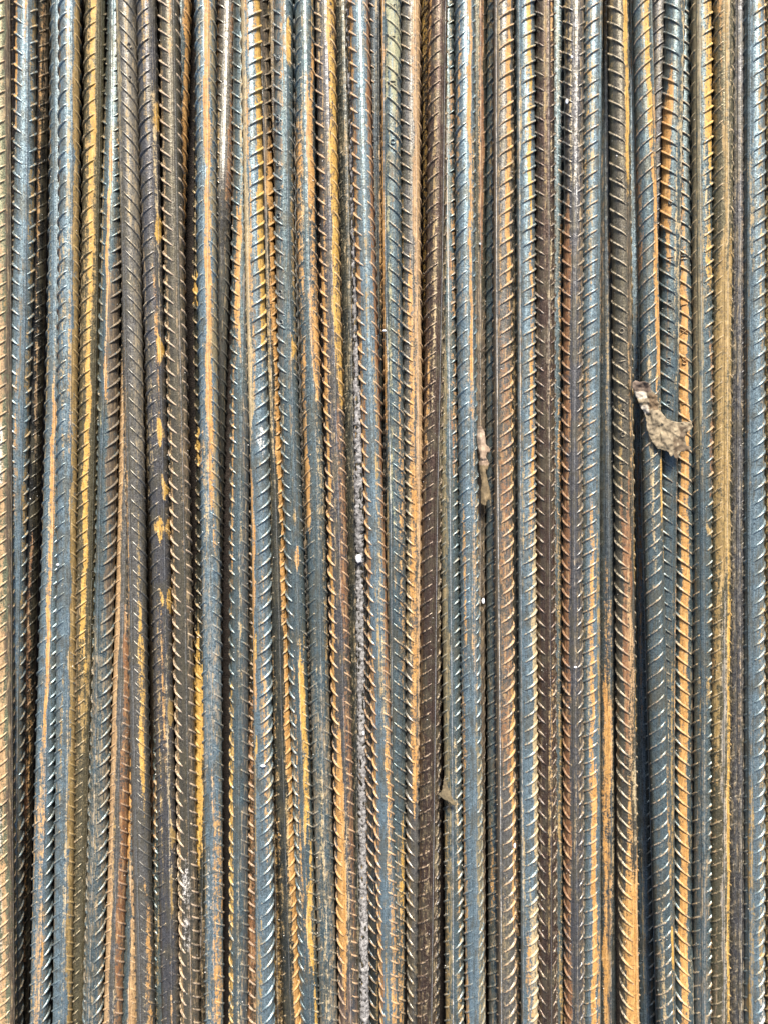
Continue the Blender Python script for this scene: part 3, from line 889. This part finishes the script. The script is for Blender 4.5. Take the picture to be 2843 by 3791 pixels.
leaf('curled_leaf', P2, 940, [(795, 1475), (825, 1466), (850, 1500), (862, 1560), (868, 1620), (908, 1668), (900, 1702), (880, 1690), (870, 1730), (897, 1790), (880, 1852),
     (862, 1832), (875, 1900), (890, 1960), (915, 2095), (882, 2100), (865, 2148), (830, 2140), (822, 2060), (832, 1950), (815, 1850), (805, 1780), (822, 1740),
     (800, 1650), (788, 1560)], long_col, long_h,
     'long narrow curled leaf scrap, pale pinkish at its upper end, wedged in a groove',
     veins=[(((P2 + 820) / Z, 940 + 1480 / Z), ((P2 + 865) / Z, 940 + 2130 / Z))], step=4.0, crump=.8)


def small_col(x, y):
    n = .5 + .5 * mn.fractal(Vector((x / 9, y / 9, 4)), 1, 2, 3)
    return blend((66, 56, 40), (132, 116, 86), n)


leaf('leaf_scrap', P2, 2831, [(455, 252), (490, 236), (500, 200), (512, 120), (520, 90), (528, 150), (545, 190), (570, 250), (595, 300), (620, 345), (585, 348), (545, 312), (510, 296), (480, 272)],
     small_col, lambda x, y: TOPZ * .8 + .0012 + .0015 * math.sin((x * Z - P2 - 455) / 160 * math.pi),
     'smallest olive leaf scrap, pointed and folded, stuck between chocolate and slate bars', step=3.5, crump=.7)

# ------------------------------------------------------------------ pale chips and sand grains
CHIPS = [(P1 + 1425, 1890, 412, 26, 40, 'largest white stone chip, almond shaped, sitting on the cement crust'),
         (P2 + 845, 1890, 770, 13, 24, 'bright white chip in the dark gap below the curled leaf'),
         (P2 + 1630, 1890, 1336, 13, 8, 'small white chip on the plum side of the chalky ridged bar'),
         (P2 + 1558, 0, 868, 11, 20, 'white upright chip in the seam near the top right'),
         (P2 + 1600, 0, 490, 9, 12, 'tiny white chip on the chalky ridge near the top'),
         (P2 + 818, 0, 2082, 9, 9, 'tiny white crumb in the dark groove above the curled leaf'),
         (P1 + 1465, 1890, 1898, 12, 20, 'bluish white chip at the lower part of the cement crust'),
         (P2 + 1113, 2831, 690, 9, 22, 'slim pale chip standing left of the bright blue bar, lower area'),
         (P2 + 8, 940, 656, 14, 8, 'flat white flake on the orange rim of the yellow-green bar'),
         (P0 + 498, 1890, 462, 12, 10, 'pale crumb resting on the left blue bars'),
         (P0 + 300, 940, 1895, 16, 9, 'pale splintered crumb on the dark bar at far left'),
         (P1 + 612, 2831, 8, 20, 12, 'tan crumb lodged between two ladder ribs, lower area')]
for xz, yo, yz, wz, hz, lab in CHIPS:
    xp, yp = xz / Z, yo + yz / Z
    x, y = world(xp, yp, R * .5)
    zt = ztop(x, y)
    x, y = world(xp, yp, zt)
    a, b2 = wz / Z * PX * 1.05, hz / Z * PX * 1.05
    c = min(a, b2) * .8
    V, F = [], []
    nu, nv = 10, 7
    sd = rng.random() * 99
    for iv in range(nv):
        th = math.pi * (iv + .5) / nv
        for iu in range(nu):
            p = 2 * math.pi * iu / nu
            d = Vector((math.sin(th) * math.cos(p), math.sin(th) * math.sin(p), math.cos(th)))
            k = 1 + .28 * mn.noise(d * 1.7 + Vector((sd, 0, 0)))
            V.append((a * d.x * k, b2 * d.y * k, c * d.z * k))
    for iv in range(nv - 1):
        for iu in range(nu):
            q, q2 = iv * nu + iu, iv * nu + (iu + 1) % nu
            F.append((q, q + nu, q2 + nu, q2))
    h2 = nu // 2
    for base_i, flip in ((0, False), ((nv - 1) * nu, True)):
        for k in range(0, nu - 2, 2):
            f = (base_i, base_i + k + 1, base_i + k + 2, base_i + (k + 3) % nu)
            F.append(f if not flip else f[::-1])
    o = mesh_obj('stone_chip', V, F, CHIP, None, False)
    o.location = (x, y, zt + c * .6)
    o['label'] = lab
    o['category'] = 'stone chip'
    o['group'] = 'pale chips caught between the bars'

V, F = [], []
tet = np.array([(0, 0, .9), (.9, 0, 0), (0, .9, 0), (-.9, 0, 0), (0, -.9, 0), (0, 0, -.6)])
tf = [(0, 1, 2), (0, 2, 3), (0, 3, 4), (0, 4, 1), (5, 2, 1), (5, 3, 2), (5, 4, 3), (5, 1, 4)]
for k in range(2600):
    b = BARS[rng.randrange(len(BARS))]
    if b['rad'] < .6:
        continue
    fX, fZ, fP, fS = b['f']
    y = rng.uniform(-.40, .40)
    ph = rng.gauss(0, .75)
    if rng.random() < .3:
        ph = rng.choice((-1, 1)) * 1.15
    s_ = PX * (rng.uniform(.8, 2.2) if rng.random() < .9 else rng.uniform(2.2, 3.6))
    rr = R * 1.0 + s_ * .4
    cpos = np.array((float(fX(y)) + rr * math.sin(ph), y, float(fZ(y)) + rr * math.cos(ph)))
    n0 = len(V)
    for t in tet:
        V.append(cpos + t * s_ * np.array((rng.uniform(.6, 1.3), rng.uniform(.6, 1.3), rng.uniform(.6, 1.2))))
    F += [tuple(q + n0 for q in f) for f in tf]
sg = mesh_obj('sand_grains', V, F, SAND, None, False)
sg['kind'] = 'stuff'
sg['label'] = 'fine pale sand grains scattered over the bars'
